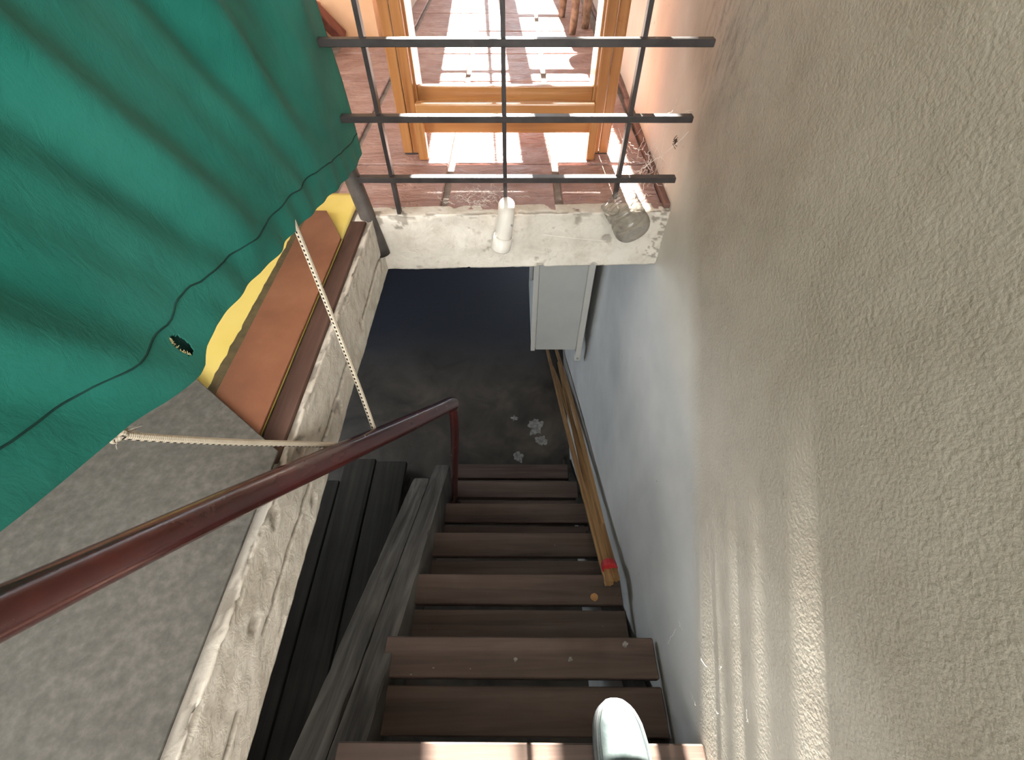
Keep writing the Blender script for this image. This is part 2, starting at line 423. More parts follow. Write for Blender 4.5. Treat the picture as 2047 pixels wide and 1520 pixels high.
# rough painted edges of the opening
def edge_strip(name, n_len, place, prof_len, crack, label):
    bm = bmesh.new(); lay = bm.verts.layers.float.new('dirt')
    top, face, bot = .045, FZ - SZ, .05
    tot = top + face + bot; nv = 62
    rows = []
    for i in range(n_len + 1):
        u = i / n_len; row = []
        for j in range(nv + 1):
            s = j / nv * tot
            if s < top: q, zz = top - s, FZ
            elif s < top + face: q, zz = 0.0, FZ - (s - top)
            else: q, zz = s - top - face, SZ
            p, nrm, L = place(u, q, zz)
            d = .0022 * fbm(L * 9, s * 9, 1.7, 4) + .0013 * fbm(L * 40, s * 40, 5.1, 3)
            dirt = 0.0
            for cz, cw, cd, sd_ in crack:
                zc = cz + .012 * fbm(L * 4 + sd_, 0, sd_, 4) + .005 * fbm(L * 30, 1, sd_, 4)
                width = cw * max(0, .35 + 1.5 * fbm(L * 5, 7, sd_ + 3, 3))
                dd = abs((FZ - zz) - zc) if top <= s <= top + face else 9
                if width > 0 and dd < width + .0045:
                    k = max(0, 1 - dd / (width + .0045)); d -= cd * k; dirt = max(dirt, min(1, k * 1.5) * .9)
            lip = abs(s - top)
            if lip < .012 and fbm(L * 22, s * 70, 8.8, 4) > .2: d -= .003; dirt = max(dirt, .4)
            if fbm(L * 22, s * 22, 12.0, 3) > .62: d -= .004; dirt = max(dirt, .45)
            if L > 10 and p[0] > .375 + .05 * fbm(p[0] * 20, s * 30, 4.0, 4) and fbm(L * 70, s * 70, 6.0, 4) > .1: dirt = max(dirt, .6); d -= .002
            if L > 10 and p[0] < -.27 and s < .08 and fbm(L * 30, s * 30, 9.0, 4) > .12: dirt = max(dirt, .6)
            v = bm.verts.new(Vector(p) + Vector(nrm) * d); v[lay] = dirt; row.append(v)
        rows.append(row)
    for i in range(n_len):
        for j in range(nv): bm.faces.new((rows[i][j], rows[i + 1][j], rows[i + 1][j + 1], rows[i][j + 1]))
    return struct(name, bm, M_edge, label=label, smooth=True)
def left_place(u, q, z):
    y = lerp(-.82, 1.06, u); k = 1.0 if q > 0 else 0.0
    n = Vector((1, 0, 0)) if q == 0 else (Vector((.25, 0, 1)) if z > .5 else Vector((.25, 0, -1)))
    return (-.350 - q, y, z), n.normalized(), y
def far_place(u, q, z):
    x = lerp(-.37, .412, u); y = 1.044 + .033 * x
    n = Vector((0, -1, 0)) if q == 0 else (Vector((0, -.25, 1)) if z > .5 else Vector((0, -.25, -1)))
    return (x, y + q, z), n.normalized(), x + 20
edge_strip('trim_1', 330, left_place, 0, [(.098, .0006, .005, 1.0)], 'cracked white painted concrete edge along the left of the stair opening')
edge_strip('trim_2', 150, far_place, 0, [], 'white painted concrete beam across the far end of the stair opening')

# skirting along the wall upstairs
bm = bmesh.new()
for i in range(8):
    y0 = 1.07 + i * .36
    xx = WX + .045 * max(0, min(1, (y0 + .18 - 1.1) / 2.2))
    box(bm, xx - .018, xx + .004, y0, y0 + .355, FZ, FZ + .014, .003)
struct('baseboard_right', bm, M_base, label='low dark red tile skirting under the right wall upstairs')

# lower storey
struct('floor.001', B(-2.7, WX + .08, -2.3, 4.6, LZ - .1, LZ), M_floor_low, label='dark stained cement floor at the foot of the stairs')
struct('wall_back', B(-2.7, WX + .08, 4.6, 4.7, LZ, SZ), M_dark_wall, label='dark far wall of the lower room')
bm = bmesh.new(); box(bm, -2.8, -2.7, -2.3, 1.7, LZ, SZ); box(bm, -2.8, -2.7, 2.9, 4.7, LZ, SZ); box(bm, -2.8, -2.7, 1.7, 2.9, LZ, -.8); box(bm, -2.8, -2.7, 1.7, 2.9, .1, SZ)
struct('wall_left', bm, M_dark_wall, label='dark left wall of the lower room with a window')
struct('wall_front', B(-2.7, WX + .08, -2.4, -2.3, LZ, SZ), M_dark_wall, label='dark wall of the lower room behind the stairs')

# upper room: walls with openings added for the fill lights, ceiling, door to the sunny porch
bm = bmesh.new(); box(bm, -2.8, -2.7, -2.4, -1.3, SZ, 3.5); box(bm, -2.8, -2.7, .2, 2.6, SZ, 3.5); box(bm, -2.8, -2.7, -1.3, .2, SZ, 1.45); box(bm, -2.8, -2.7, -1.3, .2, 2.85, 3.5)
struct('wall_left.001', bm, M_cream, label='cream left wall of the upper room with an opening added for fill light')
bm = bmesh.new(); box(bm, -2.7, -1.05, -2.4, -2.3, SZ, 3.5); box(bm, .35, WX + .08, -2.4, -2.3, SZ, 3.5); box(bm, -1.05, .35, -2.4, -2.3, SZ, 1.3); box(bm, -1.05, .35, -2.4, -2.3, 2.8, 3.5)
struct('wall_front.001', bm, M_cream, label='cream wall of the upper room behind the viewer with an opening added for fill light')
struct('ceiling', B(-2.8, WX + .15, -2.4, 4.1, 3.5, 3.6), M_ceil, label='white ceiling of the upper room')
bm = bmesh.new(); box(bm, -2.7, -.62, 2.54, 2.66, FZ - .01, 3.5)
struct('wall_back.001', bm, M_peach, label='wall tinted peach for bounced light, beyond the tiles at the upper left')
bm = bmesh.new(); box(bm, -.72, -.555, 2.66, 4.0, FZ - .01, 3.5)
struct('wall_left.002', bm, M_cream, label='cream return wall beside the sunlit porch')
# porch front: the sun comes in between its posts
PY = 4.0
bm = bmesh.new(); box(bm, -.72, -.387, PY, PY + .1, FZ - .01, 3.5); box(bm, .188, WX + .15, PY, PY + .1, FZ - .01, 3.5); box(bm, -.387, .200, PY, PY + .1, 3.345, 3.5); box(bm, -.387, .215, PY, PY + .1, FZ - .01, FZ + .12)
struct('wall_back.002', bm, M_cream, label='cream porch wall with the glazed door opening')
dr = empty('door_1', (-.09, PY + .05, FZ), 'glazed porch door with a wide mullion, thin cross bars and added sun blockers', None, None, 'structure')
def dpart(n, *a): mk(n, B(*a), M_bar, dr)
dpart('mullion', -.125, -.025, PY + .02, PY + .06, FZ + .12, 3.345)
dpart('glazing_bar', -.205, -.180, PY + .02, PY + .05, FZ + .12, 3.345)
for z, hh in ((1.33, .018), (1.93, .018), (2.969, .018), (3.068, .015), (3.176, .038)): dpart('shading_cross_bar', -.025, .205, PY + .02, PY + .05, z - hh, z + hh)
dpart('sun_blocker', -.387, .118, PY + .02, PY + .05, 2.60, 2.69)  # unseen board added to keep sun off the tiles by the beam
dpart('shading_cross_bar', .118, .205, PY + .02, PY + .05, 2.675, 2.81)  # unseen board added to stop a sun sliver on the lower stair wall
for z in (1.93,): dpart('shading_cross_bar', -.387, -.125, PY + .02, PY + .05, z - .010, z + .010)

# ---------------------------------------------------------------- the stairs
RISE, RUN = .2256, .2315
st = empty('staircase', (0, .7, LZ), 'steep open staircase of brown wooden plank treads going down', 'stairs')
ends_r = [.397, .393, .375, .356, .362, .360, .350]
for k in range(7):
    z = -k * RISE; y1 = .008 + k * RUN; xr = ends_r[k]
    xl = -.362 if k in (0,) else (-.357 if k == 1 else -.350)
    sk = .006 if k < 3 else .004
    for w0, w1 in ((y1 - .098, y1), (y1 - .220, y1 - .114)):
        b_ = B(xl + random.uniform(-.004, .004), xr + random.uniform(-.006, .0), w0, w1, z - .030, z, .003)
        for v in b_.verts: v.co.y -= sk * (v.co.x)     # not quite square
        mk('tread', b_, M_tread, st)
# left stringer: two grey weathered beams side by side; right stringer half hidden under the treads
def stringer(x0, x1, y0, z0, y1, z1, depth, mat, end):
    bm = bmesh.new()
    n = 40
    for i in range(n + 1):
        t = i / n; y = lerp(y0, y1, t); z = lerp(z0, z1, t)
        w = .0025
        a = [(x0 + w * fbm(y * 6, 1, x0), y, z + w * fbm(y * 7, 3, x0)), (x1 + w * fbm(y * 6, 5, x0), y, z + w * fbm(y * 7, 7, x0)), (x1, y, z - depth), (x0, y, z - depth)]
        ring = [bm.verts.new(p) for p in a]
        if i:
            for k in range(4): bm.faces.new((prev[k], prev[(k + 1) % 4], ring[(k + 1) % 4], ring[k]))
        else: bm.faces.new(ring)
        prev = ring
    bm.faces.new(prev[::-1])
    be = [e for e in bm.edges if abs((e.verts[0].co - e.verts[1].co).y) > .001 and e.verts[0].co.z > lerp(z0, z1, (e.verts[0].co.y - y0) / (y1 - y0)) - .01]
    bmesh.ops.bevel(bm, geom=be, offset=.006, segments=2, affect='EDGES')
    return mk('stringer', bm, mat, st, smooth=False)
sl = -.703
def szt(y): return -.085 + sl * y
stringer(-.404, -.331, -.25, szt(-.25), 1.135, szt(1.135), .26, M_string, 0)
stringer(-.486, -.409, -.25, szt(-.25) - .004, 1.02, szt(1.02) - .004, .26, M_string, 0)
stringer(.345, .380, -.25, .975 * .25 - .27, 1.55, -.27 - .975 * 1.55 + .25, .14, M_plank, 0)

# ---------------------------------------------------------------- handrail and its post
hr = empty('handrail', (-.320, 1.032, -1.128), 'glossy dark red round handrail slanting down the left of the stairs', 'handrail')
pts = [(-.432, -.35, 1.250), (-.388, .079, .825), (-.250, .562, .348), (-.205, .720, .192), (-.189, .776, .138), (-.183, .800, .110), (-.184, .808, .084)]
pp = smooth_path(pts, 10)
rad = [.0203 + .0006 * fbm(p.y * 9, 0, 2, 3) for p in pp]
for i in range(len(pp) - 10, len(pp)): rad[i] = lerp(.0203, .0150, (i - len(pp) + 10) / 9)
mk('rail', tube(bmesh.new(), pp, rad, 28), M_rail, hr, smooth=True)
mk('post', tube(bmesh.new(), smooth_path([(pts[-1][0], pts[-1][1], pts[-1][2] + .012), (-.205, .850, -.14), (-.262, .940, -.62), (-.320, 1.032, -1.126)], 8), .0155, 20), M_rail, hr, smooth=True)
mk('post_foot', tube(bmesh.new(), [(-.320, 1.032, -1.1275), (-.320, 1.032, -1.121)], .030, 20), M_rail, hr)

# ---------------------------------------------------------------- grille of dark bars at the far edge
gr = empty('safety_grille', (0, 1.044, .60), 'dark painted steel bar grille standing above the far beam', 'grille')
for z in (.680, .812, .946, 1.079, 1.212, 1.345):
    mk('horizontal_bar', B(-.372, .382, 1.031, 1.049, z - .0065, z + .0065, .0012), M_bar, gr)
for x, zb, in ((-.288, .588), (-.0195, .628), (.250, .628)):
    b_ = B(x - .0045, x + .0045, 1.040, 1.060, zb, 1.42, .001)
    mk('vertical_bar', b_, M_bar, gr)

# corner pipe that carries the canvas
pp_ = empty('corner_pipe', (-.346, 1.03, .484), 'dark round steel pipe let into the far left corner of the opening', 'pipe')
mk('pipe', tube(bmesh.new(), smooth_path([(-.348, 1.020, .484), (-.383, 1.045, .690), (-.408, 1.058, .85), (-.43, 1.065, 1.2), (-.44, 1.068, 1.72)], 6), .0195, 24), M_pipe, pp_, smooth=True)
mk('top_rail', tube(bmesh.new(), [(-.44, 1.10, 1.72), (-.46, .3, 1.74), (-.48, -.62, 1.74)], .0150, 16), M_pipe, pp_, smooth=True)

# ---------------------------------------------------------------- green canvas
bot = [(-.62, .86), (-.30, .862), (.0, .850), (.137, .835), (.165, .825), (.197, .814), (.230, .804), (.274, .790), (.315, .773), (.371, .757), (.390, .756), (.412, .768), (.442, .777), (.511, .772), (.589, .762), (.708, .754), (.848, .733), (.997, .712), (1.065, .706), (1.10, .712)]
def cloth_x(y, z):
    x = -.362 - .060 * max(0, 1.07 - y) / .93
    zb = interp(bot, y); h = z - zb
    u = y + .55 * (z - .85)
    k = max(0, min(1, (1.02 - y) / .35)) * min(1, .25 + h * 4.0)
    f = .55 * math.cos(u * 47.0 + 1.2) + .35 * math.cos(u * 71.0 + .4) + .45 * math.cos(u * 23 + 2.0)
    x -= k * .0150 * f
    # creases gathered towards the right edge, ripples in the hem
    x += .010 * min(1, h * 3) * math.cos((y - .25 * z) * 26) * max(0, min(1, (y - .6) / .2))
    x += .0022 * math.cos(y * 95 + 3 * z) * max(0, 1 - h / .10) * max(0, min(1, (y - .35) / .2))
    x += .004 * fbm(y * 4, z * 4, 2.2, 3)
    x -= .10 * max(0, h - .15) * .55
    return x
def cloth_p(u, v, off=0.0):
    y = lerp(-.62, 1.10, u); zb = interp(bot, y)
    h = (v ** 1.5) * (1.76 - zb); z = zb + h
    x = cloth_x(y, z) + off
    yy = y - .012 * (h if y > 1.0 else 0) * 0
    return Vector((x, yy, z))
NU, NVV = 300, 150
bm = bmesh.new(); grid(bm, lambda u, v: cloth_p(u, v), NU, NVV)
# local refinement round the tear, then cut it out
near = [f for f in bm.faces if abs(f.calc_center_median().y - .3830) < .022 and abs(f.calc_center_median().z - .800) < .030]
es = list({e for f in near for e in f.edges})
bmesh.ops.subdivide_edges(bm, edges=es, cuts=3, use_grid_fill=True)
cut = []
for f in bm.faces:
    c = f.calc_center_median()
    if abs(c.y - .3830) < .03 and abs(c.z - .800) < .035:
        a, b_ = (c.y - .3830), (c.z - .800); ca, sa = math.cos(.25), math.sin(.25)
        e, g_ = a * ca + b_ * sa, -a * sa + b_ * ca
        if (e / .0085) ** 2 + (g_ / .0200) ** 2 < 1 + .45 * fbm(c.y * 300, c.z * 300, 3, 2): cut.append(f)
bmesh.ops.delete(bm, geom=cut, context='FACES')
cl = mk('canvas_screen', bm, M_cloth, smooth=True, label='large green canvas sheet hanging at the upper left, torn near its hem', cat='canvas')
sm = cl.modifiers.new('thickness', 'SOLIDIFY'); sm.thickness = .0012; sm.offset = -1
# stitched hem: a doubled strip and its seam
def hem_p(u, v):
    y = lerp(-.60, 1.098, u); z = interp(bot, y) + v * .062
    return Vector((cloth_x(y, z) + .0016, y, z + .0006))
HEM = [(-.6, .060), (.188, .063), (.262, .062), (.33, .068), (.371, .077), (.412, .074), (.46, .060), (.525, .052), (.696, .052), (.876, .058), (1.1, .046)]
seam = [Vector((cloth_x(y, interp(bot, y) + interp(HEM, y)) + .0016, y, interp(bot, y) + interp(HEM, y) + .003 * fbm(y * 20, 0, 0, 2))) for y in [lerp(-.6, 1.098, i / 200) for i in range(201)]]
bm = bmesh.new(); grid(bm, lambda u, v: hem_p(u, v) + Vector((-.0075, 0, .002)), 200, 6)
mk('hem_lining', bm, M_thread, cl)
mk('seam', tube(bmesh.new(), seam, .0013, 6), M_thread, cl)
bm = bmesh.new()
for i in range(44):
    a = R(95) + R(150) * i / 44; ca, sa = math.cos(.25), math.sin(.25)
    e, g_ = .0086 * math.cos(a), .0202 * math.sin(a)
    y, z = .3830 + e * ca - g_ * sa, .800 + e * sa + g_ * ca
    e2, g2 = e * random.uniform(.45, .95), g_ * random.uniform(.6, .95)
    y2, z2 = .3830 + e2 * ca - g2 * sa, .800 + e2 * sa + g2 * ca
    tube(bm, [(cloth_x(y, z) + .001, y, z), (cloth_x(y, z) + random.uniform(-.002, .003), y2, z2)], .00032, 4)
mk('frayed_edge', bm, M_fray, cl, kind='stuff')

# ropes from the canvas to the handrail
def rail_at(y): 
    b_ = min(pp, key=lambda q: abs(q.y - y)); return b_
def rope(name, pts, label, start):
    return mk(name, tube(bmesh.new(), smooth_path(pts, 14), .0047, 14, start=start), M_rope, smooth=True, label=label, cat='rope')
ra = Vector((-.330, .545, .312)); 
hz = rail_at(.425)
k0 = Vector((-.425, .262, .786))
rp = rope('tie_rope', [k0 + Vector((-.012, .004, .014)), k0, lerp(k0, hz, .3) + Vector((0, 0, -.006)), lerp(k0, hz, .7) + Vector((0, 0, -.003)), hz + Vector((-.006, -.004, .002))],
          'thick pale braided rope tying the canvas corner to the handrail', (1, 0, .3))
# knot with frayed strands
bm = bmesh.new()
for j, (ax, rr_) in enumerate((((0, 1, .3), .0085), ((.6, .2, 1), .0075), ((1, .3, -.4), .008))):
    ax = Vector(ax).normalized(); s = ax.orthogonal().normalized(); t = ax.cross(s)
    tube(bm, [k0 + Vector((-.004, 0, .004)) + (s * math.cos(a) + t * math.sin(a)) * rr_ for a in [2 * math.pi * q / 16 for q in range(17)]], .0042, 10)
for j in range(34):
    d = Vector((random.uniform(-.6, .5), random.uniform(-.5, 1), random.uniform(-.6, .5))).normalized()
    tube(bm, [k0, k0 + d * .012, k0 + d * random.uniform(.013, .020) + Vector((0, 0, -.003))], .0004, 4)
mk('knot', bm, M_rope, rp, smooth=True)
h2 = rail_at(.485)
k1 = Vector((-.386, .715, .765))
rp2 = rope('tie_rope', [k1 + Vector((-.004, .0, .014)), k1, lerp(k1, h2, .35) + Vector((0, .004, -.002)), lerp(k1, h2, .75) + Vector((0, .002, 0)), h2 + Vector((-.004, .004, .004))],
           'thin flecked rope dropping from the canvas hem in front of the brown board', (1, .3, 0))

# ---------------------------------------------------------------- boards lying on the floor at the left
def slabpoly(name, poly, z0, z1, mat, label, cat, bev=.001):
    bm = bmesh.new(); vs = [bm.verts.new((x, y, z0)) for x, y in poly]; f = bm.faces.new(vs)
    e = bmesh.ops.extrude_face_region(bm, geom=[f]); bmesh.ops.translate(bm, vec=(0, 0, z1 - z0), verts=[v for v in e['geom'] if isinstance(v, bmesh.types.BMVert)])
    if bev: bmesh.ops.bevel(bm, geom=bm.edges[:], offset=bev, segments=1, affect='EDGES')
    return mk(name, bm, mat, label=label, cat=cat)
# ledge strip of red-brown wood along the edge
lg = slabpoly('ledge_strip', [(-.397, .335), (-.3585, .335), (-.3605, 1.0), (-.399, 1.0)], FZ + .0005, FZ + .0085, M_brownledge, 'narrow red-brown wooden strip along the white edge of the opening', 'wood strip', .002)
# yellow sheet with a dark stripe
bm = bmesh.new()
def yel(u, v):
    x = lerp(-1.0, -.402, u); y = lerp(.36, 1.14, v)
    z = FZ + .004 + .010 * math.exp(-((x + .60) / .07) ** 2) + .0015 * fbm(x * 9, y * 5, 1, 3)
    return (x, y, z)
grid(bm, yel, 60, 60)
ys = mk('yellow_sheet', bm, M_yellow, smooth=True, label='yellow vinyl sheet showing below the green canvas', cat='sheet')
s_ = ys.modifiers.new('thickness', 'SOLIDIFY'); s_.thickness = .002
bm = bmesh.new()
grid(bm, lambda u, v: (lerp(-.523 + .004 * fbm(v * 30, 0, 2, 3), -.492, u), lerp(.365, 1.03, v), yel((lerp(-.523, -.492, u) + 1.0) / .598, 0)[2] + .0035), 6, 60)
mk('dark_stripe', bm, M_olive, ys)
slabpoly('brown_board', [(-.3975, .345), (-.3995, .915), (-.465, 1.035), (-.506, 1.035), (-.499, .40)], FZ + .0115, FZ + .0165, M_hard, 'reddish brown hardboard strip lying between the yellow sheet and the edge', 'board')
bm = bmesh.new()
gp = [(-.356, -.75), (-.356, .02), (-.3545, .18), (-.353, .345), (-.555, .498), (-1.25, 1.02), (-1.9, 1.02), (-1.9, -.75)]
slabpoly('grey_fibreboard', gp, FZ + .0205, FZ + .0245, M_fibre, 'large grey fibreboard sheet with a slanting cut end at lower left', 'board')

# ---------------------------------------------------------------- covers on the bar ends
el = empty('pvc_elbow', (-.030, .995, .5195), 'white plastic pipe elbow covering the middle bar end', 'pipe elbow')
path = smooth_path([(-.0165, 1.036, .615), (-.0165, 1.024, .616), (-.0170, 1.010, .610), (-.0185, 1.002, .596), (-.0215, .999, .578), (-.0260, .997, .550)], 8)
bm = tube(bmesh.new(), path, .0205, 28, cap=False)
o = mk('bend', bm, M_pvc, el, smooth=True); m_ = o.modifiers.new('t', 'SOLIDIFY'); m_.thickness = .0022; m_.offset = -1
bm = tube(bmesh.new(), [(-.0250, .997, .5565), (-.0252, .997, .5555), (-.0318, .995, .5205), (-.0320, .995, .5195)], [.0222, .0240, .0242, .0236], 28, cap=False)
o = mk('socket', bm, M_pvc, el, smooth=True); m_ = o.modifiers.new('t', 'SOLIDIFY'); m_.thickness = .003; m_.offset = -1
mk('screw', tube(bmesh.new(), [(-.004, .985, .592), (-.0025, .982, .592)], .0028, 10), M_steel, el)

a0, a1 = Vector((.256, 1.030, .630)), Vector((.292, .945, .592))
ax = (a1 - a0).normalized(); Lb = (a1 - a0).length
bt = empty('cut_bottle', tuple(a1), 'clear ribbed plastic bottle bottom covering the right bar end', 'bottle')
prof = [(.0435, 0.0)]
for i in range(1, 40):
    h = i / 40 * (Lb * .72); r = .0435
    for hc in (.010, .019, .028, .062):
        r -= .0034 * math.exp(-((h - hc) / .0024) ** 2)
    r -= .0012 * math.exp(-((h - .045) / .010) ** 2)
    prof.append((r, h))
hb = Lb * .72
prof += [(.0438, hb + .002), (.0435, hb + .008), (.042, hb + .015), (.0385, hb + .021), (.034, hb + .0255), (.029, hb + .0272), (.024, hb + .0262), (.016, hb + .0225), (.0125, hb + .0215), (.0105, hb + .0225), (.0065, hb + .0228), (.004, hb + .0212), (0, hb + .0206)]
mt = ax.to_track_quat('Z', 'Y').to_matrix().to_4x4(); mt.translation = a0
bm = lathe(bmesh.new(), prof, 48, mt)
# ragged cut rim
inv = mt.inverted()
for v in bm.verts:
    q = inv @ v.co
    if q.z < .006: v.co += ax * (.004 * math.sin(3 * math.atan2(q.y, q.x)) + .002 * math.sin(7 * math.atan2(q.y, q.x)))
mk('bottle_body', bm, M_pet, bt, smooth=True)
# moulded oval dimples in the side
for j in range(8):
    an = 2 * math.pi * j / 8
    for hh in (.046,):
        c = mt @ Vector((.0428 * math.cos(an + (hh - .04) * 16), .0428 * math.sin(an + (hh - .04) * 16), hh))
        t = bmesh.new(); bmesh.ops.create_icosphere(t, subdivisions=2, radius=1.0)
        bmesh.ops.scale(t, vec=(.0010, .0070, .0022), verts=t.verts)
        mm = mt.copy(); mm.translation = c
        rot = Matrix.Rotation(an + (hh - .04) * 16, 4, 'Z') @ Matrix.Rotation(R(35), 4, 'X')
        mk('dimple', join(bmesh.new(), t, mm @ rot), M_pet, bt, smooth=True)

# ---------------------------------------------------------------- pine stand behind the bars
ps = empty('pine_stand', (-.02, 1.40, FZ), 'varnished pine frame with two low rails standing behind the bars', 'wooden stand')
for x0, x1 in ((-.327, -.300), (-.2985, -.271), (.226, .2535), (.255, .282)):
    mk('stile', B(x0, x1, 1.376, 1.404, FZ + .004, 1.58, .003, 2), M_pine, ps)
for x0, x1 in ((-.327, -.271), (.226, .282)):
    mk('foot_pad', B(x0 + .002, x1 - .002, 1.377, 1.403, FZ, FZ + .010, .002), M_bar, ps)
for x0, x1 in ((-.276, -.249), (.214, .238)):
    mk('leg', B(x0, x1, 1.338, 1.362, FZ, .700, .003, 2), M_pine, ps)
for x0, x1 in ((-.283, -.266), (.221, .238)):
    mk('side_board', B(x0, x1, 1.404, 1.500, .650, 1.56, .002), M_pine, ps)
mk('rail', B(-.2705, .2255, 1.362, 1.388, .652, .728, .004, 2), M_pine_x, ps)
mk('rail', B(-.266, .221, 1.408, 1.428, .665, .756, .003, 2), M_pine_x, ps)
mk('rail', B(-.2705, .2255, 1.378, 1.402, 1.50, 1.575, .004, 2), M_pine_x, ps)
for x in (-.262, .218):
    mk('screw', tube(bmesh.new(), [(x, 1.3625, .700), (x, 1.3605, .700)], .005, 12), M_bar, ps)

# low red stool at the peach wall, rustic log stool further out
ls = empty('low_stool', (-.88, 2.40, FZ), 'low reddish stool at the peach wall, beside the canvas edge', 'stool')
mk('seat', B(-1.22, -.835, 2.26, 2.50, FZ + .125, FZ + .150, .004), M_seat, ls)
for (xa, ya, xb, yb) in ((-.86, 2.44, -.775, 2.50), (-.86, 2.31, -.80, 2.24), (-1.16, 2.44, -1.22, 2.50), (-1.16, 2.31, -1.22, 2.24)):
    b_ = beam(bmesh.new(), (xb, yb, FZ + .0), (xa, ya, FZ + .128), .055, .040, .003, up=(1, 0, 0))
    zmin = min(v.co.z for v in b_.verts)
    for v in b_.verts: v.co.z += FZ - zmin
    mk('leg', b_, M_stool, ls)
lo = empty('log_stool', (.30, 2.75, FZ), 'rustic stool on rough log legs in the sunny porch', 'stool')
for x, y, r in ((.282, 2.635, .017), (.352, 2.735, .020), (.252, 2.95, .019), (.375, 2.97, .018)):
    mk('leg', tube(bmesh.new(), smooth_path([(x, y, FZ), (x + .004, y + .002, FZ + .12), (x - .003, y, FZ + .26), (x, y, FZ + .40)], 3), [r * .85] + [r + .003 * fbm(q * 1.7, x * 9, 0, 2) for q in range(9)], 12), M_bark, lo, smooth=True)
mk('seat', tube(bmesh.new(), [(.315, 2.82, FZ + .395), (.315, 2.82, FZ + .40), (.315, 2.82, FZ + .435), (.315, 2.82, FZ + .44)], [.108, .112, .112, .108], 24), M_bark, lo)

# ---------------------------------------------------------------- below: wall cabinet, stick bundle, planks
cb = empty('wall_cabinet', (.24, 2.0, -.65), 'cream metal wall cabinet hanging under the beam on the right wall', 'cabinet')
mk('body', B(.118, .352, 1.745, 2.30, -.648, .38, .004), M_cab, cb)
mk('side_panel', B(.124, .352, 1.735, 1.746, -.650, .38, .002), M_cab, cb)
mk('corner_strip', B(.098, .121, 1.730, 1.75, -.655, .38, .002), M_cab_edge, cb)
d_ = mk('door', B(.100, .117, 1.752, 2.29, -.640, .37, .003), M_cab, cb)
mk('handle', B(.080, .0995, 1.80, 1.82, -.22, .20, .004), M_steel, d_)
mk('mounting_rail', B(.352, .384, 1.725, 1.765, -.735, .38, .003), M_cab_edge, cb)
mk('bolt', tube(bmesh.new(), [(.368, 1.727, -.712), (.368, 1.722, -.712)], .006, 10), M_steel, cb)

sb = empty('stick_bundle', (.352, .45, -.45), 'bundle of thin wooden mouldings taped red, leaning down beside the wall', 'sticks')
ofs = [(-.014, .0), (.010, -.001), (-.010, .017), (.013, .016)]
ends = [(.285, 2.60), (.350, 2.66), (.375, 2.45), (.318, 2.40)]
for (ox, oz), (ex, ey) in zip(ofs, ends):
    a = Vector((.340 + ox, .440 + random.uniform(-.008, .008), -.4375 + oz))
    b_ = Vector((ex, ey, LZ + .012))
    bm = bmesh.new(); n = 16; prev = None
    P = [lerp(a, b_, i / n) + Vector((.010 * math.sin(math.pi * i / n) * (1 if ox > 0 else -1), 0, .03 * math.sin(math.pi * i / n))) for i in range(n + 1)]
    for i in range(n): beam(bm, P[i], P[i + 1] + (P[i + 1] - P[i]) * .01, .022, .016)
    mk('stick', bm, M_stick, sb)
ta, tb_ = Vector((.340, .485, -.443)), Vector((.340, .512, -.455))
dirv = (Vector((.34, 2.55, LZ)) - Vector((.340, .44, -.43))).normalized()
mk('tape', tube(bmesh.new(), [ta - dirv * .002, ta, ta + dirv * .024, ta + dirv * .026], [.026, .0275, .0275, .026], 14), M_tape, sb)

def plank(x0, x1, y0, y1, z0, label, tilt=0.0):
    b_ = B(x0, x1, y0, y1, z0, z0 + .038, .003)
    for v in b_.verts: v.co.x += tilt * (v.co.y - y1)
    return mk('floor_plank', b_, M_plank, label=label, cat='plank', group='dark planks stacked left of the stairs')
plank(-.925, -.722, -.6, 1.50, LZ + .04, 'dark old plank lying nearest the stringer, left of the stairs', .004)
plank(-1.135, -.935, -.6, 1.52, LZ + .04, 'dark old plank second from the stringer, left of the stairs', .004)
plank(-1.40, -1.145, -.6, 1.36, LZ + .04, 'dark old plank farthest from the stairs under the slab', .004)
plank(-.70, -.545, .25, 1.40, LZ, 'short dark plank on the floor close beside the stringer foot', .01)
bm = bmesh.new(); box(bm, -1.42, -.71, 1.10, 1.19, LZ, LZ + .04, .002)
mk('floor_batten', bm, M_plank, label='dark batten on the floor carrying the far ends of the planks', cat='batten')
bm = bmesh.new(); box(bm, -1.42, -.71, -.40, -.31, LZ, LZ + .04, .002)
mk('floor_batten', bm, M_plank, label='dark batten on the floor carrying the near ends of the planks', cat='batten')

# ---------------------------------------------------------------- shoe
sh = empty('sneaker', (.214, -.065, 0), 'pale grey-blue sneaker standing on the top tread', 'shoe')
TY = .082
def half(s):                                      # outline half widths along the shoe, s from toe to heel
    return interp([(0, .0), (.004, .017), (.012, .029), (.025, .0395), (.045, .047), (.075, .0515), (.11, .052), (.16, .044), (.21, .038), (.25, .036), (.272, .029), (.283, .015), (.287, .0)], s)
def centre(s): return .214 + .006 * math.sin(s * 11)
def ring(bm, grow, z, s_list):
    lft = [bm.verts.new((centre(s) - half(s) * grow, TY - s, z)) for s in s_list]
    rgt = [bm.verts.new((centre(s) + half(s) * grow, TY - s, z)) for s in reversed(s_list)]
    return lft + rgt
S = [.0015, .004, .008, .014, .022, .032, .045, .06, .08, .11, .14, .18, .21, .24, .262, .275, .283, .2862]
def stack(levels, captop=True):
    bm = bmesh.new(); prev = None
    for g_, z in levels:
        r_ = ring(bm, g_, z, S)
        if prev:
            n = len(r_)
            for k in range(n): bm.faces.new((prev[k], prev[(k + 1) % n], r_[(k + 1) % n], r_[k]))
        else: bm.faces.new(r_[::-1])
        prev = r_
    if captop: bm.faces.new(prev)
    return bm
mk('sole', stack([(1.0, 0), (1.06, .003), (1.08, .014), (1.075, .026), (1.03, .030)]), M_sole, sh, smooth=True)
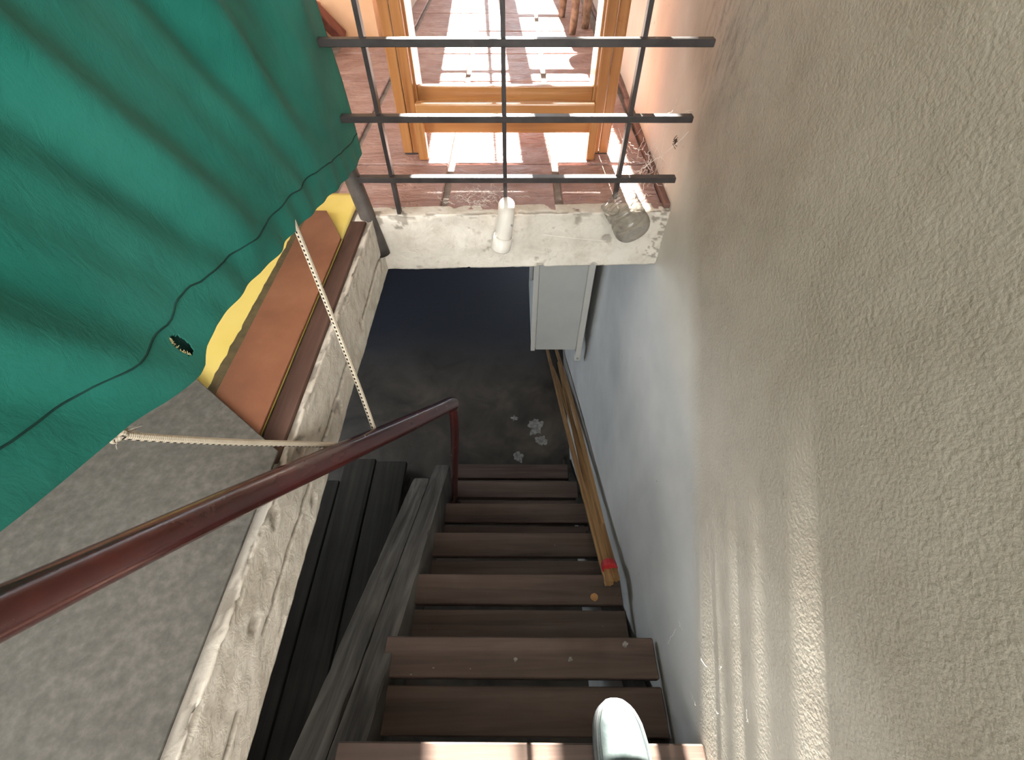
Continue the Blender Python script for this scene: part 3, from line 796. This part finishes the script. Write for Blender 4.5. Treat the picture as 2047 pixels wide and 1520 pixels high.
# upper: cross-sections arching over the foot
bm = bmesh.new(); rings = []
def top(s): return interp([(0, .030), (.01, .040), (.03, .049), (.06, .056), (.10, .066), (.14, .082), (.18, .098), (.22, .104), (.287, .098)], s)
for s in S:
    w, zt = half(s) * 1.0, top(s); r_ = []
    for k in range(21):
        a = math.pi * k / 20; cx = math.cos(a); sz = math.sin(a)
        r_.append(bm.verts.new((centre(s) - w * (abs(cx) ** .75) * (1 if cx > 0 else -1), TY - s, .026 + (zt - .026) * sz ** .62 + .0014 * fbm(s * 30, k * .4, 0, 3) * sz)))
    rings.append(r_)
for a, b_ in zip(rings[:-1], rings[1:]):
    for k in range(20): bm.faces.new((a[k], a[k + 1], b_[k + 1], b_[k]))
bm.faces.new(rings[0]); bm.faces.new(rings[-1][::-1])
up = mk('upper', bm, M_shoe, sh, smooth=True)
for off, rr_, nm, mt_ in ((.86, .0010, 'stitching', M_stitch), (.97, .0028, 'toe_welt', M_sole)):
    pts = []
    for sgn in (-1, 1):
        seq = [s for s in S if s < .15]
        seq = seq[::-1] if sgn < 0 else seq
        for s in seq:
            k = off
            zz = .026 + (top(max(s, .0)) - .026) * (1 - k ** 2.6) ** .31 if k < 1 else .03
            pts.append((centre(s) + sgn * half(s) * k, TY - s - (1 - off) * .03 * max(0, 1 - s / .05), zz + .0012))
    mk(nm, tube(bmesh.new(), pts, rr_, 8), mt_, up, smooth=True)
for i in range(5):
    s = .118 + i * .022; w = .020
    mk('lace', tube(bmesh.new(), [(centre(s) - w, TY - s, top(s) - .004), (centre(s) - w * .5, TY - s - .002, top(s) + .003), (centre(s) + w * .5, TY - s + .002, top(s) + .003), (centre(s) + w, TY - s, top(s) - .004)], .0028, 8), M_lace, up, smooth=True)

# ---------------------------------------------------------------- small things
# dry leaf and crumbs on the treads
def flake(name, x, y, z, r, mat, label, cat, group=None, th=.0012, sq=1.0):
    bm = bmesh.new(); n = 30; rr_ = [r * (.85 + (.55 if cat != 'leaf' else .2) * fbm(math.cos(2 * math.pi * k / n) * 2.3 + x * 40, math.sin(2 * math.pi * k / n) * 1.5, y * 30, 3)) for k in range(n)]
    lowr = [bm.verts.new((x + rr_[k] * math.cos(2 * math.pi * k / n), y + sq * rr_[k] * math.sin(2 * math.pi * k / n), z + .0002)) for k in range(n)]
    mid = [bm.verts.new((x + .6 * rr_[k] * math.cos(2 * math.pi * k / n), y + .6 * sq * rr_[k] * math.sin(2 * math.pi * k / n), z + th + .0008 * fbm(k * .7, x, 0, 2))) for k in range(n)]
    c = bm.verts.new((x, y, z + th * 1.1))
    for k in range(n):
        bm.faces.new((lowr[k], lowr[(k + 1) % n], mid[(k + 1) % n], mid[k])); bm.faces.new((mid[k], mid[(k + 1) % n], c))
    bm.faces.new(lowr[::-1])
    return mk(name, bm, mat, label=label, cat=cat, group=group)
flake('dry_leaf', .276, .396, -2 * RISE, .0155, M_leaf, 'small orange-brown dry leaf on the tread by the sticks', 'leaf', th=.002, sq=1.0)
flake('plaster_crumb', .310, .222, -RISE, .0085, M_flake, 'pale plaster crumb at the right end of the second tread', 'crumb')
flake('plaster_crumb', .155, .185, -RISE, .0065, M_flake, 'grey crumb in the right half of the second tread', 'crumb')
flake('plaster_crumb', .006, .185, -RISE, .0060, M_flake, 'small grey crumb in the middle of the second tread', 'crumb')
flake('plaster_flake', .012, 1.905, LZ, .030, M_flake, 'small white plaster flake at the left on the lower floor', 'plaster flake', sq=.8)
flake('plaster_flake', .165, 1.83, LZ, .070, M_flake, 'largest white plaster flake on the lower floor, near the wall', 'plaster flake', sq=1.0)
flake('plaster_flake', .205, 1.71, LZ, .042, M_flake, 'white plaster flake just below the largest on the lower floor', 'plaster flake', sq=1.1)
flake('plaster_flake', .035, 1.58, LZ, .034, M_flake, 'white plaster flake nearest the lowest tread', 'plaster flake', sq=1.5)

# spider on the wall beyond the bars
sp = empty('spider', (.3935, 1.135, .722), 'small brown spider on the pale wall by the middle bar', 'spider')
bm = bmesh.new()
for c, r in (((.3925, 1.135, .722), (.002, .0036, .0036)), ((.3925, 1.132, .7275), (.0022, .0045, .0052))):
    t = bmesh.new(); bmesh.ops.create_icosphere(t, subdivisions=2, radius=1); bmesh.ops.scale(t, vec=r, verts=t.verts); bmesh.ops.translate(t, vec=c, verts=t.verts); join(bm, t)
mk('body', bm, M_spider, sp, smooth=True)
for k in range(8):
    a = R(20 + (k % 4) * 40); sg = 1 if k < 4 else -1
    dy, dz = sg * math.sin(a), math.cos(a)
    mk('leg', tube(bmesh.new(), [(.3925, 1.135, .7225), (.389, 1.135 + dy * .008, .7225 + dz * .008), (.394, 1.135 + dy * .0155, .7225 + dz * .015)], .0007, 5), M_spider, sp)

# cobwebs: loose threads nobody could count
def web(name, lines, label, r=.00042):
    bm = bmesh.new()
    for p, q, sag, jag in lines:
        p, q = Vector(p), Vector(q); n = 9
        pts = [lerp(p, q, i / n) + Vector((random.uniform(-jag, jag), random.uniform(-jag, jag), random.uniform(-jag, jag) - sag * math.sin(math.pi * i / n))) * (1 if 0 < i < n else 0) for i in range(n + 1)]
        tube(bm, pts, r * random.uniform(.6, 1.3), 4)
    return mk(name, bm, M_web, label=label, cat='cobweb', kind='stuff')
L_ = []
for i in range(46):
    p = (random.uniform(.30, .385), random.uniform(1.06, 1.30), FZ + random.uniform(.002, .10)); d = (random.uniform(-.03, .05), random.uniform(-.05, .05), random.uniform(-.03, .05))
    q = (min(.392, p[0] + d[0]), p[1] + d[1], max(FZ + .003, p[2] + d[2])); L_.append((p, q, .004, .003))
for i in range(12):
    p = (random.uniform(.27, .37), 1.05, random.choice((.818, .686))); q = (.392, 1.05 + random.uniform(.0, .18), random.uniform(.62, .82)); L_.append((p, q, .01, .002))
web('cobweb', L_, 'tangled cobweb between the right bar ends, the tiles and the wall')
L_ = []
for i in range(70):
    x = random.gauss(-.10, .045); y = random.uniform(1.07, 1.16); p = (x, y, FZ + random.uniform(.001, .012)); q = (x + random.uniform(-.04, .04), y + random.uniform(-.02, .02), FZ + random.uniform(.001, .016)); L_.append((p, q, -.002, .003))
web('cobweb', L_, 'dusty cobweb tangle on the tiles left of the white elbow', .0003)
web('cobweb', [((.075, 1.035, .535), (.235, .990, .545), .002, .0)], 'single silk thread in front of the beam between elbow and bottle', .0005)
L_ = []
for i in range(7):
    y = random.uniform(.03, .22); z = random.uniform(-.02, .30) ; p = (.388, y, z); q = (.370 + random.uniform(0, .02), y + random.uniform(-.03, .03), z + random.uniform(-.10, .06)); L_.append((p, q, .002, .002))
web('cobweb', L_, 'wispy cobweb threads on the wall beside the top tread', .0003)
